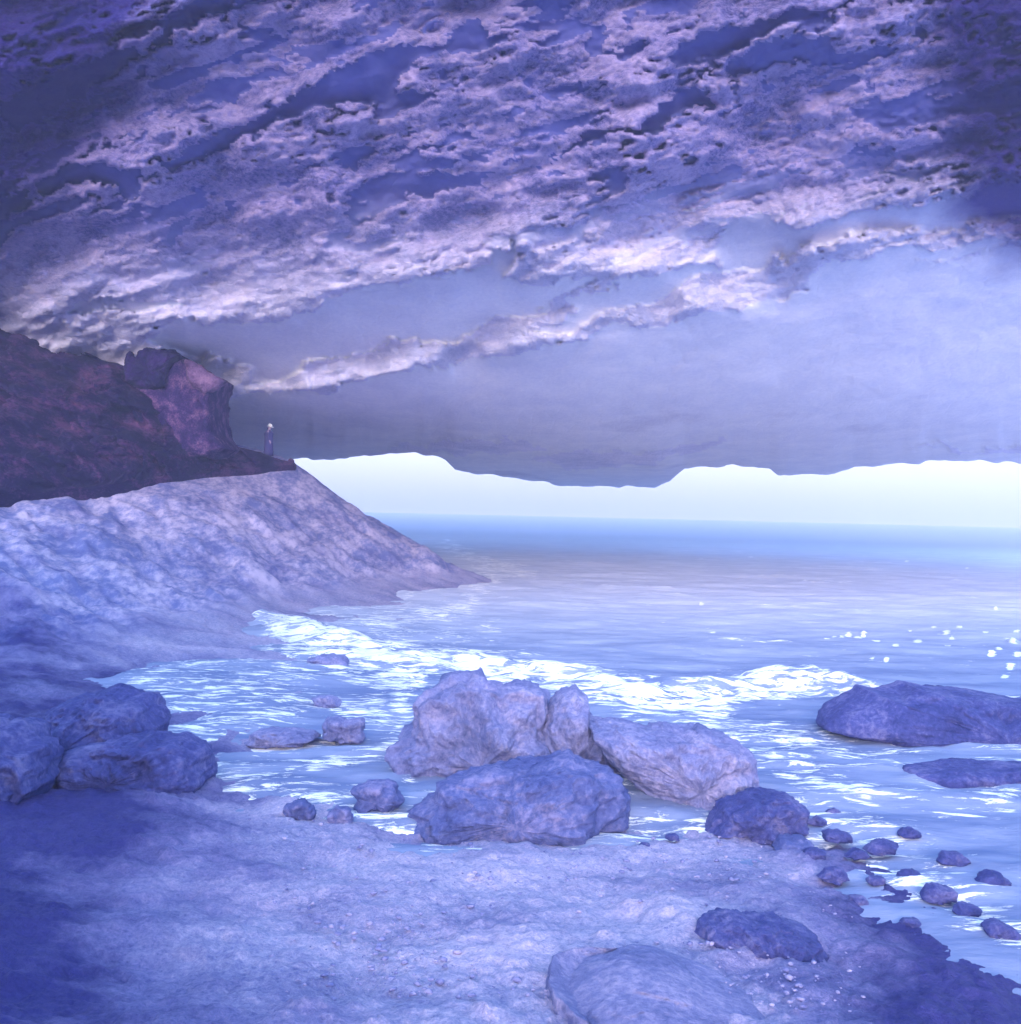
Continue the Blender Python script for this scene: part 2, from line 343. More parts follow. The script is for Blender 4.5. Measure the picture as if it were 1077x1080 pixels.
def ground():
    angs = np.concatenate([np.arange(-180, -34, 6), np.arange(-34, 30, .13), np.arange(30, 180, 6)])
    rads = np.concatenate([[.5, 1.5, 3, 5], np.exp(np.arange(math.log(6.2), math.log(70), .0055)), [72, 76, 84, 95]])
    X, Y = polar(angs, rads); Z = gz(X, Y)
    # detail
    P = np.stack([X, Y, Z], -1)
    sl = sm(.25, .9, Z)*sm(14, 20, np.hypot(X, Y)-.15*X)
    rt = R(-34); u = X*math.cos(rt)-Y*math.sin(rt); w = X*math.sin(rt)+Y*math.cos(rt)
    d1 = fbm(np.stack([u/1.3, w/4.2, Z*.6], -1), 6, 3, .58)
    c1, c2, tone = cells(np.stack([u/2.0, w/3.6, Z*.8], -1), 40)
    d2 = fbm(P*np.array([1.1, 1.1, 0])+9, 7, 12, .66)
    e1, e2, t2 = cells(np.stack([X*3.2, Y*3.2, Z*0], -1), 50)
    Z2 = Z+sl*(1-.8*sm(3.2, 5, Z))*(.16*d1+.13*fbm(P*np.array([.9,.9,0])+4, 6, 33, .62)+.10*tone*sm(0, .3, c2))+(1-sl)*(.075*d2+.05*np.clip(t2, 0, 1)*sm(.55, .2, e1))
    Z2 = np.where(Z < -1, Z, Z2)
    V = np.stack([X, Y, Z2], -1); nr, nc = X.shape
    o = mesh_obj('ground', V, grid_faces(nr, nc, wrap=True, flip=False), M_ground, attrs={'slope': sl, 'edge_shade': np.clip(sm(-.3, 5.2, -X-.25*(Y-7.5))*sm(36, 14, Y)+sm(.6, 6.2, 1.3*X-.25*(Y-8))*sm(22, 9, Y), 0, 1)}); tag(o, kind='structure'); return o  # mask for the painted shade toward the lower left and right
ground()

# ------------------------------------------------------------------ SEA
def polydist(px, py, line):
    d = np.full(px.shape, 1e9)
    for (x1, y1), (x2, y2) in zip(line[:-1], line[1:]):
        L2 = (x2-x1)**2+(y2-y1)**2; t = np.clip(((px-x1)*(x2-x1)+(py-y1)*(y2-y1))/L2, 0, 1)
        d = np.minimum(d, np.hypot(px-x1-t*(x2-x1), (py-y1-t*(y2-y1))))
    return d
def sea():
    angs = np.concatenate([np.arange(-180, -30, 5), np.arange(-30, 29, .12), np.arange(29, 180, 5)])
    rads = np.concatenate([[.5, 4, 7], np.exp(np.arange(math.log(8), math.log(90), .0058)), np.exp(np.linspace(math.log(90.5), math.log(600), 90))])
    X, Y = polar(angs, rads); r = np.hypot(X, Y)
    front = Y > 5
    pz = np.stack([X, np.maximum(Y, 5), 0*X], -1); px, py = to_px(pz)
    px = np.where(front, px, -5000); py = np.where(front, py, 5000)
    crest = [(268,655),(320,668),(400,688),(480,698),(560,706),(620,716),(680,732),(740,728),(800,722),(870,728),(930,738),(1077,745),(1200,750)]
    cw = [tuple(on_z(a, b)[:2]) for a, b in crest]
    dw = polydist(X, Y, cw)
    w1 = fbm(np.stack([X/6, Y/2.6, X*0], -1), 5, 31, .55)
    w2 = fbm(np.stack([X/1.6, Y/.7, X*0], -1), 4, 35, .55)
    amp = sm(700, 40, r)
    nearcrest = np.exp(-(dw/1.1)**2)
    Z = .10*w1*amp+.035*w2*sm(140, 20, r)+.16*nearcrest*(.7+.7*w1+.9*w2)
    # foam in bands
    F_ = np.zeros_like(X)
    def band(line, wpx, v, jit=5):
        d = polydist(px+jit*w1*1.5, py+jit*w2, line); return v*np.exp(-(d/wpx)**2)
    for ln, wd, v in [([(300,666),(360,686),(440,698),(540,708),(620,722),(690,742),(760,742)],19,1.0),
                      ([(300,690),(345,700),(400,712),(440,716)],13,.9),
                      ([(760,735),(830,730),(900,730)],9,.85),
                      ([(400,740),(360,750),(420,760),(430,720)],18,.75),
                      ([(600,728),(660,750),(740,760),(800,800),(870,830),(920,850)],15,.75),
                      ([(770,770),(850,785),(940,800),(1010,830),(1060,850)],20,.62),
                      ([(860,850),(900,880),(950,880),(1000,930)],24,.50),
                      ([(206,780),(240,790),(290,782),(350,778)],9,.75),
                      ([(330,812),(370,800),(410,788)],11,.85),
                      ([(225,826),(290,834),(340,842),(400,834)],10,.6),
                      ([(250,800),(320,805),(300,825)],14,.45),
                      ([(470,575),(500,590),(560,604)],6,.7),
                      ([(505,600),(520,612),(490,640),(440,655),(400,664)],9,.75),
                      ([(520,600),(560,607)],5,.6),
                      ([(400,672),(470,668),(520,660)],8,.5),
                      ([(415,800),(440,830),(470,850)],9,.6),
                      ([(650,885),(700,880),(740,900)],9,.5),
                      ([(860,855),(880,880),(850,890)],9,.7)]:
        F_ = np.maximum(F_, band(ln, wd, v))
    for gx, gy, gr in [(752,665,3),(747,660,2),(872,675,3),(880,672,3),(895,668,4),(905,672,4),(925,677,3),(960,664,2),(998,667,4),(1000,681,3),(1040,668,3),(1054,686,4),(1068,679,5),(1066,704,4),(935,696,3),(920,694,2),(957,592,2),(1020,600,2),(792,588,2),(850,612,2),(1050,642,2),(700,655,2),(740,636,2),(888,671,3),(911,668,3),(1004,672,3),(1046,690,4),(1062,676,4),(1074,690,5),(985,662,3),(1012,663,3),(968,676,5),(945,682,4),(1072,668,3),(1060,712,4)]:
        F_ = np.maximum(F_, 1.9*np.exp(-(((px-gx)/gr*1.1)**2+((py-gy)/(gr*.5))**2)))  # sun glints on the water, painted as white flecks through the foam mask
    # swash along every waterline
    gzv = np.where(front & (r < 75), gz(X, Y), -5)
    F_ = np.maximum(F_, .62*np.exp(-((gzv+.05)/.07)**2)*(r > 8)*(r < 70))
    # whitecap flecks further out
    F_ = np.maximum(F_, sm(.95, 1.25, w1+.5*w2)*.5*sm(300, 30, r)*sm(.5, 1.5, dw))
    F_ = np.maximum(F_, .75*sm(.2, .9, nearcrest))
    Z = Z+.06*F_*w2
    V = np.stack([X, Y, Z], -1); nr, nc = X.shape
    o = mesh_obj('sea', V, grid_faces(nr, nc, wrap=True, flip=False), M_sea, attrs={'foam': F_, 'open': sm(24, 52, Y), 'deep': sm(75, 170, Y)}); tag(o, kind='structure')  # foam mask also carries the painted sun glints
sea()

# ------------------------------------------------------------------ rocks from a star-shaped outline, with real depth
def rock_obj(name, outline, Y, depth, mat, label, cat, group=None, seed=0, rough=.06, power=3.0, centre=None, sub=(64, 260), cellsz=.55, jag=1.0, parent=None):
    """outline in photograph pixels at distance Y (m); depth = half thickness in metres"""
    O = np.array(outline, float)
    c = np.array(centre if centre is not None else O.mean(0))
    seg = np.linalg.norm(np.roll(O, -1, 0)-O, axis=1); cum = np.concatenate([[0], np.cumsum(seg)]); n = sub[1]
    tt = np.linspace(0, cum[-1], n, endpoint=False); Oc = np.vstack([O, O[:1]])
    B = np.stack([np.interp(tt, cum, Oc[:, 0]), np.interp(tt, cum, Oc[:, 1])], -1)
    size = np.ptp(O, axis=0).mean()
    dr = B-c; rr = 1+.035*jag*fbm(np.stack([B[:, 0]/size*9, B[:, 1]/size*9, B[:, 0]*0+seed], -1), 4, seed)
    B = c+dr*rr[:, None]
    m = sub[0]; ph = np.linspace(0, math.pi, m+2)[1:-1]      # front pole to back pole
    V = []
    for p in ph:
        r = abs(math.sin(p))**(2/power); dpt = -math.copysign(abs(math.cos(p))**(2/power), math.cos(p))*depth
        V.append(at(c[0]+(B[:, 0]-c[0])*r, c[1]+(B[:, 1]-c[1])*r, np.full(n, Y))+np.array([0, dpt, 0]))
    V = np.array(V); f0 = at(c[0], c[1], Y)+np.array([0, -depth, 0]); f1 = at(c[0], c[1], Y)+np.array([0, depth, 0])
    A = np.vstack([V.reshape(-1, 3), f0, f1])
    ctr = at(c[0], c[1], Y); nrm = A-ctr; nrm /= np.linalg.norm(nrm, axis=1, keepdims=True)+1e-9
    sz = size/F*Y
    q = A/(sz*cellsz)+seed*3.7
    e1, e2, t = cells(q, seed+3); d = 1.2*t*sm(0, .16, e2)+.9*fbm(A/(sz*.3)+seed, 6, seed+9, .66)
    e1, e2, t = cells(q*2.7, seed+13); d = d+.55*t*sm(0, .14, e2)
    A = A+nrm*(d*rough*sz)[:, None]*np.array([.6, 1.4, .6])
    Fc = grid_faces(m, n, wrap=True).tolist(); k0 = m*n; k1 = k0+1
    for i in range(n):
        j = (i+1) % n; Fc.append((k0, j, i)); Fc.append((k1, (m-1)*n+i, (m-1)*n+j))
    base = at(c[0], O[:, 1].max(), Y); A = A-base
    o = mesh_obj(name, A, Fc, mat, parent); o.location = base.tolist()
    if parent is None: tag(o, label, cat, group)
    return o
def Yz(px, py, z=0): return float(on_z(px, py, z)[1])

G = 'boulders standing in the surf'
rock_obj('boulder', [(424,800),(416,785),(420,778),(437,770),(440,748),(442,738),(455,724),(478,713),(500,709),(520,714),(530,718),(560,717),(573,722),(576,745),(580,775),(596,800),(600,860),(560,872),(480,874),(440,868),(436,830)],
         Yz(520,850,-.1)+1.9, 1.25, M_b, 'tallest squarish boulder with a flat broken top, centre of the surf', 'boulder', G, 1, .06, 4, centre=(510,795))
rock_obj('boulder', [(568,800),(572,760),(584,746),(594,732),(608,731),(620,741),(622,760),(640,768),(652,790),(655,840),(600,860),(570,850)],
         Yz(600,850,-.1)+1.5, .8, M_b, 'pointed upright boulder just right of the tallest squarish one', 'boulder', G, 2, .06, 3, centre=(608,800))
rock_obj('boulder', [(415,873),(417,865),(430,858),(455,840),(470,822),(520,818),(560,806),(600,800),(640,812),(655,832),(664,850),(660,868),(640,878),(560,886),(480,886),(440,884),(420,882)],
         Yz(540,884)+.9, .85, M_bd, 'long low dark boulder lying in front of the tallest one', 'boulder', G, 3, .055, 3, centre=(545,850))
rock_obj('boulder', [(628,768),(650,765),(690,772),(740,772),(765,778),(782,795),(792,822),(800,850),(790,872),(745,872),(700,852),(672,822),(640,800)],
         Yz(720,862)+1.2, .9, M_b, 'broad sloping boulder on the right side of the boulder cluster', 'boulder', G, 4, .06, 3.2, centre=(728,818))
rock_obj('boulder', [(745,872),(760,850),(790,838),(830,838),(846,850),(845,870),(820,884),(780,886)],
         Yz(800,884)+.5, .6, M_weed, 'small dark boulder at the right foot of the sloping one', 'boulder', G, 5, .07, 3, centre=(798,862))
rock_obj('boulder', [(815,893),(825,884),(850,884),(856,890),(846,898),(825,899)], Yz(836,898)+.2, .25, M_bd, 'tiny dark wet stone right of the boulder cluster in foam', 'boulder', G, 6, .07, 3, sub=(20, 70))
rock_obj('boulder', [(860,764),(866,752),(884,736),(905,724),(925,728),(960,724),(985,728),(1020,734),(1077,738),(1180,742),(1260,770),(1220,806),(1077,808),(1000,802),(950,798),(930,784),(890,772)],
         Yz(1000,800,-.1)+1.4, 1.2, M_weed, 'large dark rock shelf in the surf at the right edge', 'boulder', G, 7, .035, 3.4, centre=(1030,768), sub=(40, 220))
rock_obj('boulder', [(948,826),(960,812),(1000,806),(1060,806),(1130,812),(1150,830),(1077,836),(980,834)],
         Yz(1040,834)+.6, .6, M_weed, 'flat dark slab of rock in front of the right rock shelf', 'boulder', G, 8, .03, 3, centre=(1040,822))
rock_obj('boulder', [(738,985),(745,970),(770,965),(800,972),(830,974),(862,990),(868,1006),(850,1020),(790,1020),(755,1012)],
         Yz(800,1018,.25)+.35, .4, M_weed, 'dark wet rock half sunk in the near beach', 'boulder', 'rocks on the near beach', 9, .06, 3, centre=(800,994))
rock_obj('boulder', [(565,1095),(575,1030),(600,1046),(630,1034),(662,1030),(698,1034),(735,1046),(790,1062),(840,1095),(800,1120),(620,1120)],
         Yz(700,1110,.4)+.6, .8, M_b, 'smooth rounded pale rock swelling up at the bottom edge', 'boulder', 'rocks on the near beach', 10, .03, 2.4, centre=(695,1050), jag=.6)
GL = 'dark rocks at the foot of the slope'
rock_obj('boulder', [(50,836),(44,815),(60,798),(90,784),(130,776),(190,778),(214,790),(222,810),(216,832),(150,840)],
         Yz(140,838,.15)+1.0, 1.0, M_weed, 'wide dark boulder at the foot of the pale slope beside the lagoon', 'boulder', GL, 11, .05, 3, centre=(138,812))
rock_obj('boulder', [(30,800),(40,770),(70,742),(110,730),(150,740),(168,765),(160,790),(120,806),(60,812)],
         Yz(100,838,.15)+2.4, 1.2, M_weed, 'rounded dark boulder behind the wide one at the slope foot', 'boulder', GL, 12, .05, 3, centre=(100,775))
rock_obj('boulder', [(-120,850),(-110,800),(-60,770),(0,765),(40,790),(50,825),(30,852),(-40,862)],
         Yz(-20,855,.35)+1.1, 1.1, M_weed, 'dark boulder cut off by the left edge below the slope', 'boulder', GL, 13, .05, 3, centre=(-25,815))
GS = 'small rocks awash in the shallow water'
for k, (x0, y0, x1, y1, lab) in enumerate([(325,691,368,706,'flat rock awash between the two upper foam streaks'),
        (328,733,360,748,'small round rock at the foot of the pale slope near foam'),
        (340,757,386,784,'rounded rock left of the tallest boulder at the shallows edge'),
        (372,826,424,860,'dark low rock left of the cluster, nearest the long boulder'),
        (345,851,372,872,'small dark stone on the wet edge below the shallows'),
        (300,846,330,868,'small dark stone further left on the wet edge'),
        (262,770,330,786,'long flat rock breaking the shallows below the slope')]):
    t = np.linspace(0, 2*math.pi, 14, endpoint=False); cx, cy = (x0+x1)/2, (y0+y1)/2
    jit = 1+.12*rng.standard_normal(14).clip(-1.5, 1.5)
    ol = [(cx+(x1-x0)/2*abs(math.cos(a))**.8*math.copysign(1, math.cos(a))*j, cy+(y1-y0)/2*abs(math.sin(a))**.8*math.copysign(1, math.sin(a))*j) for a, j in zip(t, jit)]
    Yk = Yz(cx, y1, -.02); rock_obj('boulder', ol, Yk+.3*(x1-x0)/F*Yk, .4*(x1-x0)/F*Yk, M_b if k < 3 or k == 6 else M_bd, lab, 'rock', GS, 20+k, .07, 3, sub=(20, 70))

# loose stones in the wash along the near shore
for k, (px, py, wd) in enumerate([(862,868,20),(884,884,30),(905,902,22),(858,902,26),(930,896,34),(960,925,24),(990,945,36),(925,930,20),(1020,962,28),(1052,985,40),(880,858,16),(960,880,22),(1005,908,30),(1045,930,34),
        (880,925,30),(710,884,16),(680,892,12),(905,952,24),(960,975,22)]):
    t = np.linspace(0, 2*math.pi, 12, endpoint=False); hh = wd*.3
    ol = [(px+wd/2*math.cos(a)*(1+.14*rng.standard_normal()), py+hh*(math.sin(a) if math.sin(a) < 0 else .5*math.sin(a))*(1+.1*rng.standard_normal())) for a in t]
    Yk = Yz(px, py+hh*.4, .02); rock_obj('stone', ol, Yk+.02, .4*wd/F*Yk, M_weed, 'small dark wet stone among the foam patches along the lower right shore', 'stone', 'loose stones in the wash at the lower right', 60+k, .07, 3, sub=(16, 56))

# pebbles and cobbles of the near beach: nobody could count them
def pebbles():
    V = []; Fc = []; k = 0
    ico = np.array([(0,0,1),(.89,0,.45),(.28,.85,.45),(-.72,.53,.45),(-.72,-.53,.45),(.28,-.85,.45),(.72,.53,-.45),(-.28,.85,-.45),(-.89,0,-.45),(-.28,-.85,-.45),(.72,-.53,-.45),(0,0,-1)], float)
    fi = [(0,1,2),(0,2,3),(0,3,4),(0,4,5),(0,5,1),(1,6,2),(2,7,3),(3,8,4),(4,9,5),(5,10,1),(6,7,2),(7,8,3),(8,9,4),(9,10,5),(10,6,1),(11,7,6),(11,8,7),(11,9,8),(11,10,9),(11,6,10)]
    n = 5000; px = rng.uniform(-80, 1150, n); py = 835+260*rng.random(n)**.9
    P = on_z(px, py, .25); z = gz(P[:, 0], P[:, 1])
    dens = fbm(P*np.array([.9, .5, 0]), 3, 77)
    for i in range(n):
        if P[i, 0]+.25*(P[i, 1]-7.5) < -.9-.8*rng.random() or P[i, 0]-.25*(P[i, 1]-8) > 1.8+rng.random() or z[i] < -.02 or dens[i] < rng.uniform(-.9, .7): continue
        s = .008+.025*rng.random()**5; a = rng.uniform(0, 6.28); c_, s_ = math.cos(a), math.sin(a)
        q = ico*np.array([s*1.3, s, s*.6])*(1+.2*rng.standard_normal((12, 1))); q = q@np.array([[c_, s_, 0], [-s_, c_, 0], [0, 0, 1]])
        V.append(q+[P[i, 0], P[i, 1], z[i]+.03]); Fc += [(a_+k, b_+k, c2+k) for a_, b_, c2 in fi]; k += 12
    o = mesh_obj('pebbles', np.concatenate(V), Fc, rock('pebble', (.10, .11, .28), (.20, .20, .40), (.33, .29, .48), 5, .1, speck=.3)); tag(o, kind='stuff')
pebbles()

# ------------------------------------------------------------------ HEADLAND
def headland():
    xs = np.arange(-260, 312.1, 1.6)
    ty = np.interp(xs, [-260,-100,0,30,60,100,125,150,200,236,250,262,275,290,300,308,312], [235,288,331,344,358,376,384,392,410,462,470,474,477,482,485,487,488])
    by = np.interp(xs, [-260,0,60,130,190,240,290,305,312], [548,525,519,510,503,496.5,491.5,490.5,489.5])
    ty = ty+1.1*fbm(np.stack([xs/11, xs*0, xs*0], -1), 4, 15)*sm(312, 290, xs)+.4
    Yb = np.interp(xs, [-260,0,130,240,312], [30,38.7,44.6,52.8,58.2])
    nv = 90; s = np.linspace(0, 1, nv)[:, None]
    PX = np.repeat(xs[None], nv, 0); PY = by+(ty-by)*s
    lean = np.interp(xs, [-260,0,150,240,312], [16,12,5,1.5,.4])
    Dp = Yb+lean*(s**1.3)
    V = at(PX, PY, Dp)
    e1, e2, t = cells(V/np.array([2.6, 3, 1.5]), 5); n = fbm(V/2.2, 6, 44, .6); 
    edge = sm(0, .05, s)*sm(1, .96, s)
    thick = np.interp(xs, [200, 312], [1, .12])
    f1, f2, t2 = cells(V/np.array([1.0, 1.2, .5]), 8); disp = (1.1*t*sm(0, .12, e2)+.5*t2*sm(0, .12, f2)+.9*n)*edge*thick
    # an eroded gully and a hollow under the lit ledge
    gul = np.exp(-((PX-75)/70)**2-((PY-452+.06*(PX-75))/22)**2)*1.6+np.exp(-((PX-75)/42)**2-((PY-398-.2*(PX-75))/10)**2)*1.2
    V[..., 1] += -disp*.8+gul*thick*edge
    # back slope and underside make it a solid mass
    b1 = V[-1]+np.array([0, 2.5, -.6])*thick[:, None]; b2 = V[-1]+np.array([0, 8, -4])*thick[:, None]; b3 = V[-1]+np.array([0, 12, 0])*thick[:, None]; b3[:, 2] = V[0][:, 2]-1.2
    b0 = V[0]+np.array([0, .2, -1.2])
    A = np.concatenate([b0[None], V, b1[None], b2[None], b3[None]], 0); nr, nc = A.shape[:2]
    Fc = grid_faces(nr, nc).tolist()
    for i in range(nc-1): Fc.append((i, i+1, (nr-1)*nc+i+1, (nr-1)*nc+i)[::-1])
    Fc.append([r*nc for r in range(nr)][::-1]); Fc.append([r*nc+nc-1 for r in range(nr)])
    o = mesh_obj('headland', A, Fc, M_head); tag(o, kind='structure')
headland()
oc = bpy.data.objects.new('rock_outcrop', None); C.objects.link(oc)
tag(oc, 'blocky rock outcrop with a black hollow top, standing on the dark headland', 'rock outcrop')
ocb = at(200, 476, 52); oc.location = ocb.tolist()
def child(name, ol, Y, dp, mat, seed, **k):
    o = rock_obj(name, ol, Y, dp, mat, None, None, None, seed, parent=oc, **k); o.location = (np.array(o.location)-ocb).tolist(); return o
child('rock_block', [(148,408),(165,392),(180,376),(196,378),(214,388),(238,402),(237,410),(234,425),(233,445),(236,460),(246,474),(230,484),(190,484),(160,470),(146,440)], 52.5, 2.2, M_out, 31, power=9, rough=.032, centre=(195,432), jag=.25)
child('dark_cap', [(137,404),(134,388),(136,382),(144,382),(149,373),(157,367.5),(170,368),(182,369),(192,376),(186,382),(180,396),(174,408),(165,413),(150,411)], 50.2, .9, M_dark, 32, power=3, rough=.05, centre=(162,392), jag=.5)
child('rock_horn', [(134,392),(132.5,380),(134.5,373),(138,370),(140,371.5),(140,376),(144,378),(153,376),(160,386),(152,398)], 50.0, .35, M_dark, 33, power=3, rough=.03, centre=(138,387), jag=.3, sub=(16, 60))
child('lit_roof_slab', [(196,379),(212,386),(238,402),(230,410),(216,416),(204,410),(198,396)], 50.7, .5, rock('lit_top_rock', (.04, .02, .08), (.13, .07, .17), (.24, .14, .24), 1.4, .6, speck=.8), 34, power=4, rough=.04, centre=(213,400), jag=.4, sub=(18, 70))  # lighter pink rock puts the lit top into the colour
# stone at the tip
rock_obj('rock', [(304,488),(304,484.5),(307,483),(310,485),(310.5,488),(307,490)], 58.2, .12, M_head, 'tiny dark stone at the very tip of the headland', 'rock', None, 41, .04, 3, sub=(12, 40))

# ------------------------------------------------------------------ PERSON on the headland point
def mat_plain(name, col, r=.8):
    m, T, N, L, P = nt(name); n = nz(N, L, 30, 4, .6); c = ramp(N, L, n, [(.3, tuple(x*.8 for x in col)), (.7, col)])
    L.new(c, P.inputs['Base Color']); P.inputs['Roughness'].default_value = r; return m
def skin(name, pts, edges, rad, mat, parent=None, sub=2):
    me = bpy.data.meshes.new(name); me.from_pydata(pts, edges, []); o = bpy.data.objects.new(name, me); C.objects.link(o)
    sk = o.modifiers.new('skin', 'SKIN'); sk.use_smooth_shade = True
    for i, r in enumerate(rad): me.skin_vertices[0].data[i].radius = r if isinstance(r, tuple) else (r, r)
    me.skin_vertices[0].data[0].use_root = True
    s = o.modifiers.new('sub', 'SUBSURF'); s.levels = s.render_levels = sub
    dg = bpy.context.evaluated_depsgraph_get(); m2 = bpy.data.meshes.new_from_object(o.evaluated_get(dg)); o.modifiers.clear(); o.data = m2
    m2.materials.clear(); m2.materials.append(mat); m2.polygons.foreach_set('use_smooth', [True]*len(m2.polygons))
    if parent: o.parent = parent
    return o
def person():
    # faces +X (towards the sea)
    base = at(283, 483.6, 57.2)
    body = [(0,0,.92),(.0,0,1.10),(.0,0,1.30),(.0,0,1.42),(.02,0,1.50),(.03,0,1.60),(.035,0,1.68),
            (0,.10,.88),(.02,.11,.48),(0,.11,.09),(.14,.12,.04),
            (0,-.10,.88),(.01,-.11,.48),(-.03,-.11,.09),(.11,-.12,.04),
            (0,.19,1.38),(-.02,.23,1.12),(.08,.20,.90),(.11,.19,.82),
            (0,-.19,1.38),(-.01,-.23,1.12),(.10,-.20,.91),(.13,-.19,.83)]
    ed = [(0,1),(1,2),(2,3),(3,4),(4,5),(5,6),(0,7),(7,8),(8,9),(9,10),(0,11),(11,12),(12,13),(13,14),(3,15),(15,16),(16,17),(17,18),(3,19),(19,20),(20,21),(21,22)]
    rd = [(.15,.12),(.14,.11),(.16,.12),(.11,.09),(.05,.05),(.09,.085),(.075,.07),(.09,.09),(.065,.065),(.045,.045),(.035,.04),(.09,.09),(.065,.065),(.045,.045),(.035,.04),(.06,.06),(.045,.045),(.035,.035),(.03,.045),(.06,.06),(.045,.045),(.035,.035),(.03,.045)]
    p = skin('person', body, ed, rd, mat_plain('skin', (.42, .30, .40)))
    p.location = base.tolist(); tag(p, 'person standing in a long dark blue coat and white hat on the headland point', 'person')
    # coat: closed sleeve of cloth round the body, hem at the calves
    n = 40; prof = [(.02,.14,.17,.25),(.06,.33,.175,.26),(.40,.50,.165,.25),(.60,.90,.155,.235),(.8,1.1,.15,.235),(.9,1.3,.165,.26),(1,1.42,.13,.20),(1.05,1.49,.07,.075)]
    V = []
    for _, z, rx, ry in prof:
        for k in range(n):
            a = 2*math.pi*k/n; f = 1+.05*math.sin(5*a+z*3)*max(0, 1-z/1.3); V.append((rx*1.45*f*math.cos(a), ry*f*math.sin(a), z))
    m = len(prof); 
    Vi = [(x*.95, y*.95, z+.01) for x, y, z in V[:n]]
    Fc = grid_faces(m, n, wrap=True, flip=True).tolist(); V2 = V+Vi
    for k in range(n): j = (k+1) % n; Fc.append((k, j, m*n+j, m*n+k))
    blue = mat_plain('dark_blue_cloth', (.03, .028, .15), .9)
    mesh_obj('coat', V2, Fc, blue, p)
    for sgn in (1, -1):
        skin('sleeve', [(0,sgn*.19,1.38),(-.015,sgn*.235,1.12),(.085,sgn*.20,.92)], [(0,1),(1,2)], [.075,.06,.05], blue, p)
        skin('shoe', [(-.03,sgn*.115,.045),(.06,sgn*.12,.04),(.15,sgn*.12,.035)], [(0,1),(1,2)], [.05,.05,.04], blue, p)
        # hand: palm with four fingers and a thumb
        o0 = Vector((.105, sgn*.195, .87)); pts = [tuple(o0), tuple(o0+Vector((.02,0,-.06)))]; es = [(0,1)]; rs = [(.02,.038),(.018,.038)]
        for q in range(4):
            y = (q-1.5)*.020; L_ = (.055,.07,.066,.05)[q]; b = len(pts)
            pts += [tuple(o0+Vector((.022,y,-.075))), tuple(o0+Vector((.03,y,-.075-L_*.5))), tuple(o0+Vector((.022,y,-.075-L_)))]; es += [(1,b),(b,b+1),(b+1,b+2)]; rs += [(.009,.009)]*3
        b = len(pts); pts += [tuple(o0+Vector((.04,-sgn*.02,-.03))), tuple(o0+Vector((.055,-sgn*.025,-.07)))]; es += [(0,b),(b,b+1)]; rs += [(.011,.011),(.009,.009)]
        skin('hand', pts, es, rs, p.data.materials[0], p, 1)
    # face details
    skin('nose', [(.11,0,1.615),(.135,0,1.60)], [(0,1)], [.014,.014], p.data.materials[0], p, 1)
    for sgn in (1, -1):
        skin('ear', [(.02,sgn*.088,1.62),(.015,sgn*.092,1.59)], [(0,1)], [.016,.014], p.data.materials[0], p, 1)
        skin('eye', [(.105,sgn*.032,1.632),(.108,sgn*.032,1.630)], [(0,1)], [.009,.009], blue, p, 1)
    skin('mouth', [(.115,-.022,1.565),(.12,0,1.563),(.115,.022,1.565)], [(0,1),(1,2)], [.006,.006,.006], blue, p, 1)
    skin('hair', [(-.035,0,1.66),(-.055,0,1.58),(-.045,0,1.53)], [(0,1),(1,2)], [(.075,.08),(.055,.07),(.04,.05)], blue, p, 1)
    # brimmed sun hat, tipped towards the sea
    white = mat_plain('white_cloth', (.86, .84, .88)); V = []; pr = [(.20,1.655),(.205,1.665),(.13,1.685),(.112,1.70),(.108,1.76),(.09,1.80),(.045,1.82),(.002,1.823)]
    for r_, z in pr:
        for k in range(32):
            a = 2*math.pi*k/32; x = r_*math.cos(a); V.append((x+.075, r_*.95*math.sin(a), z-.32*x))
    Fc = grid_faces(len(pr), 32, wrap=True, flip=True).tolist(); Fc.append(list(range(32)))
    mesh_obj('sun_hat', V, Fc, white, p)
person()

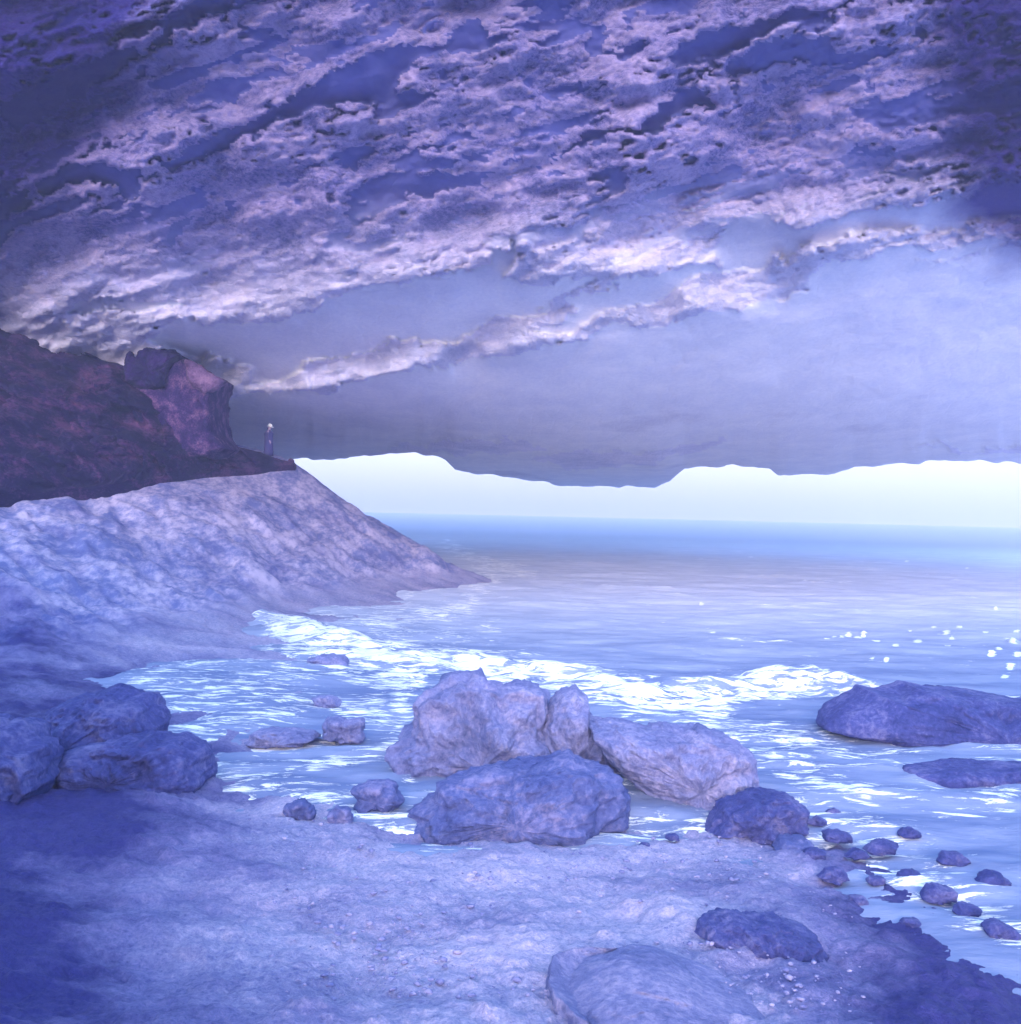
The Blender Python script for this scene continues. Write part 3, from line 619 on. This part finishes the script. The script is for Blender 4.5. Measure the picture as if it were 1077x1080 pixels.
# ------------------------------------------------------------------ unseen rock added round the camera to shade the frame corners
def mouth():  # light blockers out of view, not a known cave opening
    xs = np.arange(-75, 75.1, .8)
    def ns(k, a): return a*fbm(np.stack([xs/6, xs*0+k, xs*0], -1), 4, 200+k)
    zt = np.interp(xs, [-75, -40, -26, -22, -19, -13, -8, -4, 1, 7, 10, 14, 22, 40, 75], [40, 40, 33, 28, 26, 30, 32, 33, 33, 31, 28, 26, 30, 34, 36])+ns(1, .8)
    zb = np.interp(xs, [-75, -45, -20, -12, -9, -6.5, -4, -2, 2, 4.5, 6.5, 9, 14, 30, 75], [12, 8, 6, 6.5, 6.5, 5.6, 4.2, 1.5, .6, 1, 3.4, 4.4, 2, 0, 2])+ns(2, .35)
    for nm, x0, x1, y0, y1, hh in (('shade_wall', -5.4, -22, -17, 8.0, 12.0), ('shade_wall', 5.8, 26, -17, 6.0, 8)):  # added side rocks out of frame, keeping light off the near corners
        v = np.linspace(0, 1, 70)[:, None]; u = np.linspace(0, 1, 70)[None, :]
        X = x0+(x1-x0)*v+0*u; Y = y0+(y1-y0)*u+0*v
        e = np.minimum(np.minimum(sm(0, .16, v), sm(1, .84, v)), np.minimum(sm(1, .9, u), sm(0, .1, u)))
        Z = -1.5+(hh+1.5)*e*(1+.12*fbm(np.stack([X/4, Y/4, 0*X], -1), 5, 240))
        X = X+.5*fbm(np.stack([X/3, Y/3, Z/3], -1), 4, 250)
        n_ = 70; A = np.concatenate([np.stack([X, Y, Z], -1), ]); A2 = A.reshape(-1, 3).copy(); A2[:, 2] = -1.6
        per = [i for i in range(n_)]+[i*n_+n_-1 for i in range(1, n_)]+[n_*(n_-1)+i for i in range(n_-2, -1, -1)]+[i*n_ for i in range(n_-2, 0, -1)]
        Fc = grid_faces(n_, n_).tolist(); Vv = np.vstack([A.reshape(-1, 3), A2[per]]); b0 = n_*n_; q = len(per)
        Fc += [(per[i], per[(i+1) % q], b0+(i+1) % q, b0+i) for i in range(q)]; Fc.append([b0+i for i in range(q)])
        tag(mesh_obj(nm, Vv, Fc, M_bd), kind='structure')
    for nm, lo, hi in (('shade_arch', zt, zt*0+48), ('shade_ridge', zt*0-2, zb)):  # added arch and ridge, outlines shaped for the shade they cast
        s = np.linspace(0, 1, 40)[:, None]; Z = lo+(hi-lo)*s; X = np.repeat(xs[None], 40, 0)
        fr = np.stack([X, -16+1.2*fbm(np.stack([X/5, Z/3, Z*0], -1), 4, 210), Z], -1); bk = np.stack([X, -26+fbm(np.stack([X/5, Z/3, Z*0], -1), 4, 220), Z], -1)
        A = np.concatenate([fr, bk[::-1]], 0); nr, nc = A.shape[:2]; Fc = grid_faces(nr, nc, flip=True).tolist()
        Fc += [((nr-1)*nc+i, (nr-1)*nc+i+1, i+1, i) for i in range(nc-1)]; Fc.append([q*nc for q in range(nr)]); Fc.append([q*nc+nc-1 for q in range(nr)][::-1])
        tag(mesh_obj(nm, A, Fc, M_b), kind='structure')
mouth()  # adds the unseen rock that shades the frame corners

# ------------------------------------------------------------------ haze
import os
hz_d = 0.0019
bm_ = [(-620,-620,-3),(620,-620,-3),(620,620,-3),(-620,620,-3),(-620,-620,75),(620,-620,75),(620,620,75),(-620,620,75)]
hf = [(0,3,2,1),(4,5,6,7),(0,1,5,4),(1,2,6,5),(2,3,7,6),(3,0,4,7)]
hm = bpy.data.materials.new('haze_air'); hm.use_nodes = True; hn = hm.node_tree.nodes; hn.clear()
out = hn.new('ShaderNodeOutputMaterial'); pv = hn.new('ShaderNodeVolumePrincipled'); pv.inputs['Color'].default_value = (.58, .60, .90, 1); pv.inputs['Density'].default_value = hz_d; pv.inputs['Anisotropy'].default_value = .0
hm.node_tree.links.new(pv.outputs[0], out.inputs['Volume'])
hz = mesh_obj('haze', bm_, hf, hm, smooth=False); tag(hz, kind='stuff')

# ------------------------------------------------------------------ light
SUN_EL, SUN_AZ = 10, 186      # azimuth clockwise from +Y (view direction): behind the camera
w = bpy.data.worlds.new("World"); S.world = w; w.use_nodes = True; N = w.node_tree.nodes; L = w.node_tree.links
bg = N['Background']; sky = N.new('ShaderNodeTexSky'); sky.sky_type = 'NISHITA'; sky.sun_disc = False
sky.sun_elevation = R(SUN_EL); sky.sun_rotation = R(SUN_AZ); sky.air_density = 1.2; sky.dust_density = 1.2; sky.ozone_density = 4
# bright milky air low over the sea
tc = N.new('ShaderNodeTexCoord'); sx = N.new('ShaderNodeSeparateXYZ'); L.new(tc.outputs['Generated'], sx.inputs[0])
lowk = ramp(N, L, mth(N, L, 'ABSOLUTE', sx.outputs[2]), [(0, (1, 1, 1)), (.10, (.75, .75, .75)), (.30, (0, 0, 0))])
L.new(mixc(N, L, lowk, mixc(N, L, 1.0, sky.outputs[0], (1.32, 1.01, .80), 'MULTIPLY'), (.27, .26, .265)), bg.inputs[0]); bg.inputs[1].default_value = .15
sd = bpy.data.lights.new('sun', 'SUN'); sd.energy = .55; sd.angle = R(18); sd.color = (1, .95, .93)
so = bpy.data.objects.new('sun', sd); C.objects.link(so)
a, e = R(SUN_AZ), R(SUN_EL); to = Vector((math.sin(a)*math.cos(e), math.cos(a)*math.cos(e), math.sin(e)))
so.rotation_euler = to.to_track_quat('Z', 'Y').to_euler(); so.location = (0, 0, 60)

# ------------------------------------------------------------------ camera
cd = bpy.data.cameras.new('camera'); cam = bpy.data.objects.new('camera', cd); C.objects.link(cam); S.camera = cam
cd.shift_y = -(540.0-CY)/1077; cd.sensor_fit = 'HORIZONTAL'; cd.sensor_width = 36; cd.lens = 36*F/1077; cd.clip_end = 5000; cd.clip_start = .1
M = Matrix(((RIGHT[0], UP[0], 0, 0), (0, 0, -1, 0), (RIGHT[2], UP[2], 0, CAMZ), (0, 0, 0, 1)))
cam.matrix_world = M
vs = S.view_settings; S.display_settings.display_device = 'sRGB'
vs.view_transform = 'Standard'; vs.look = 'None'; vs.exposure = 4.05; vs.gamma = 1
S.render.engine = 'CYCLES'; S.cycles.volume_bounces = 1; S.cycles.max_bounces = 6
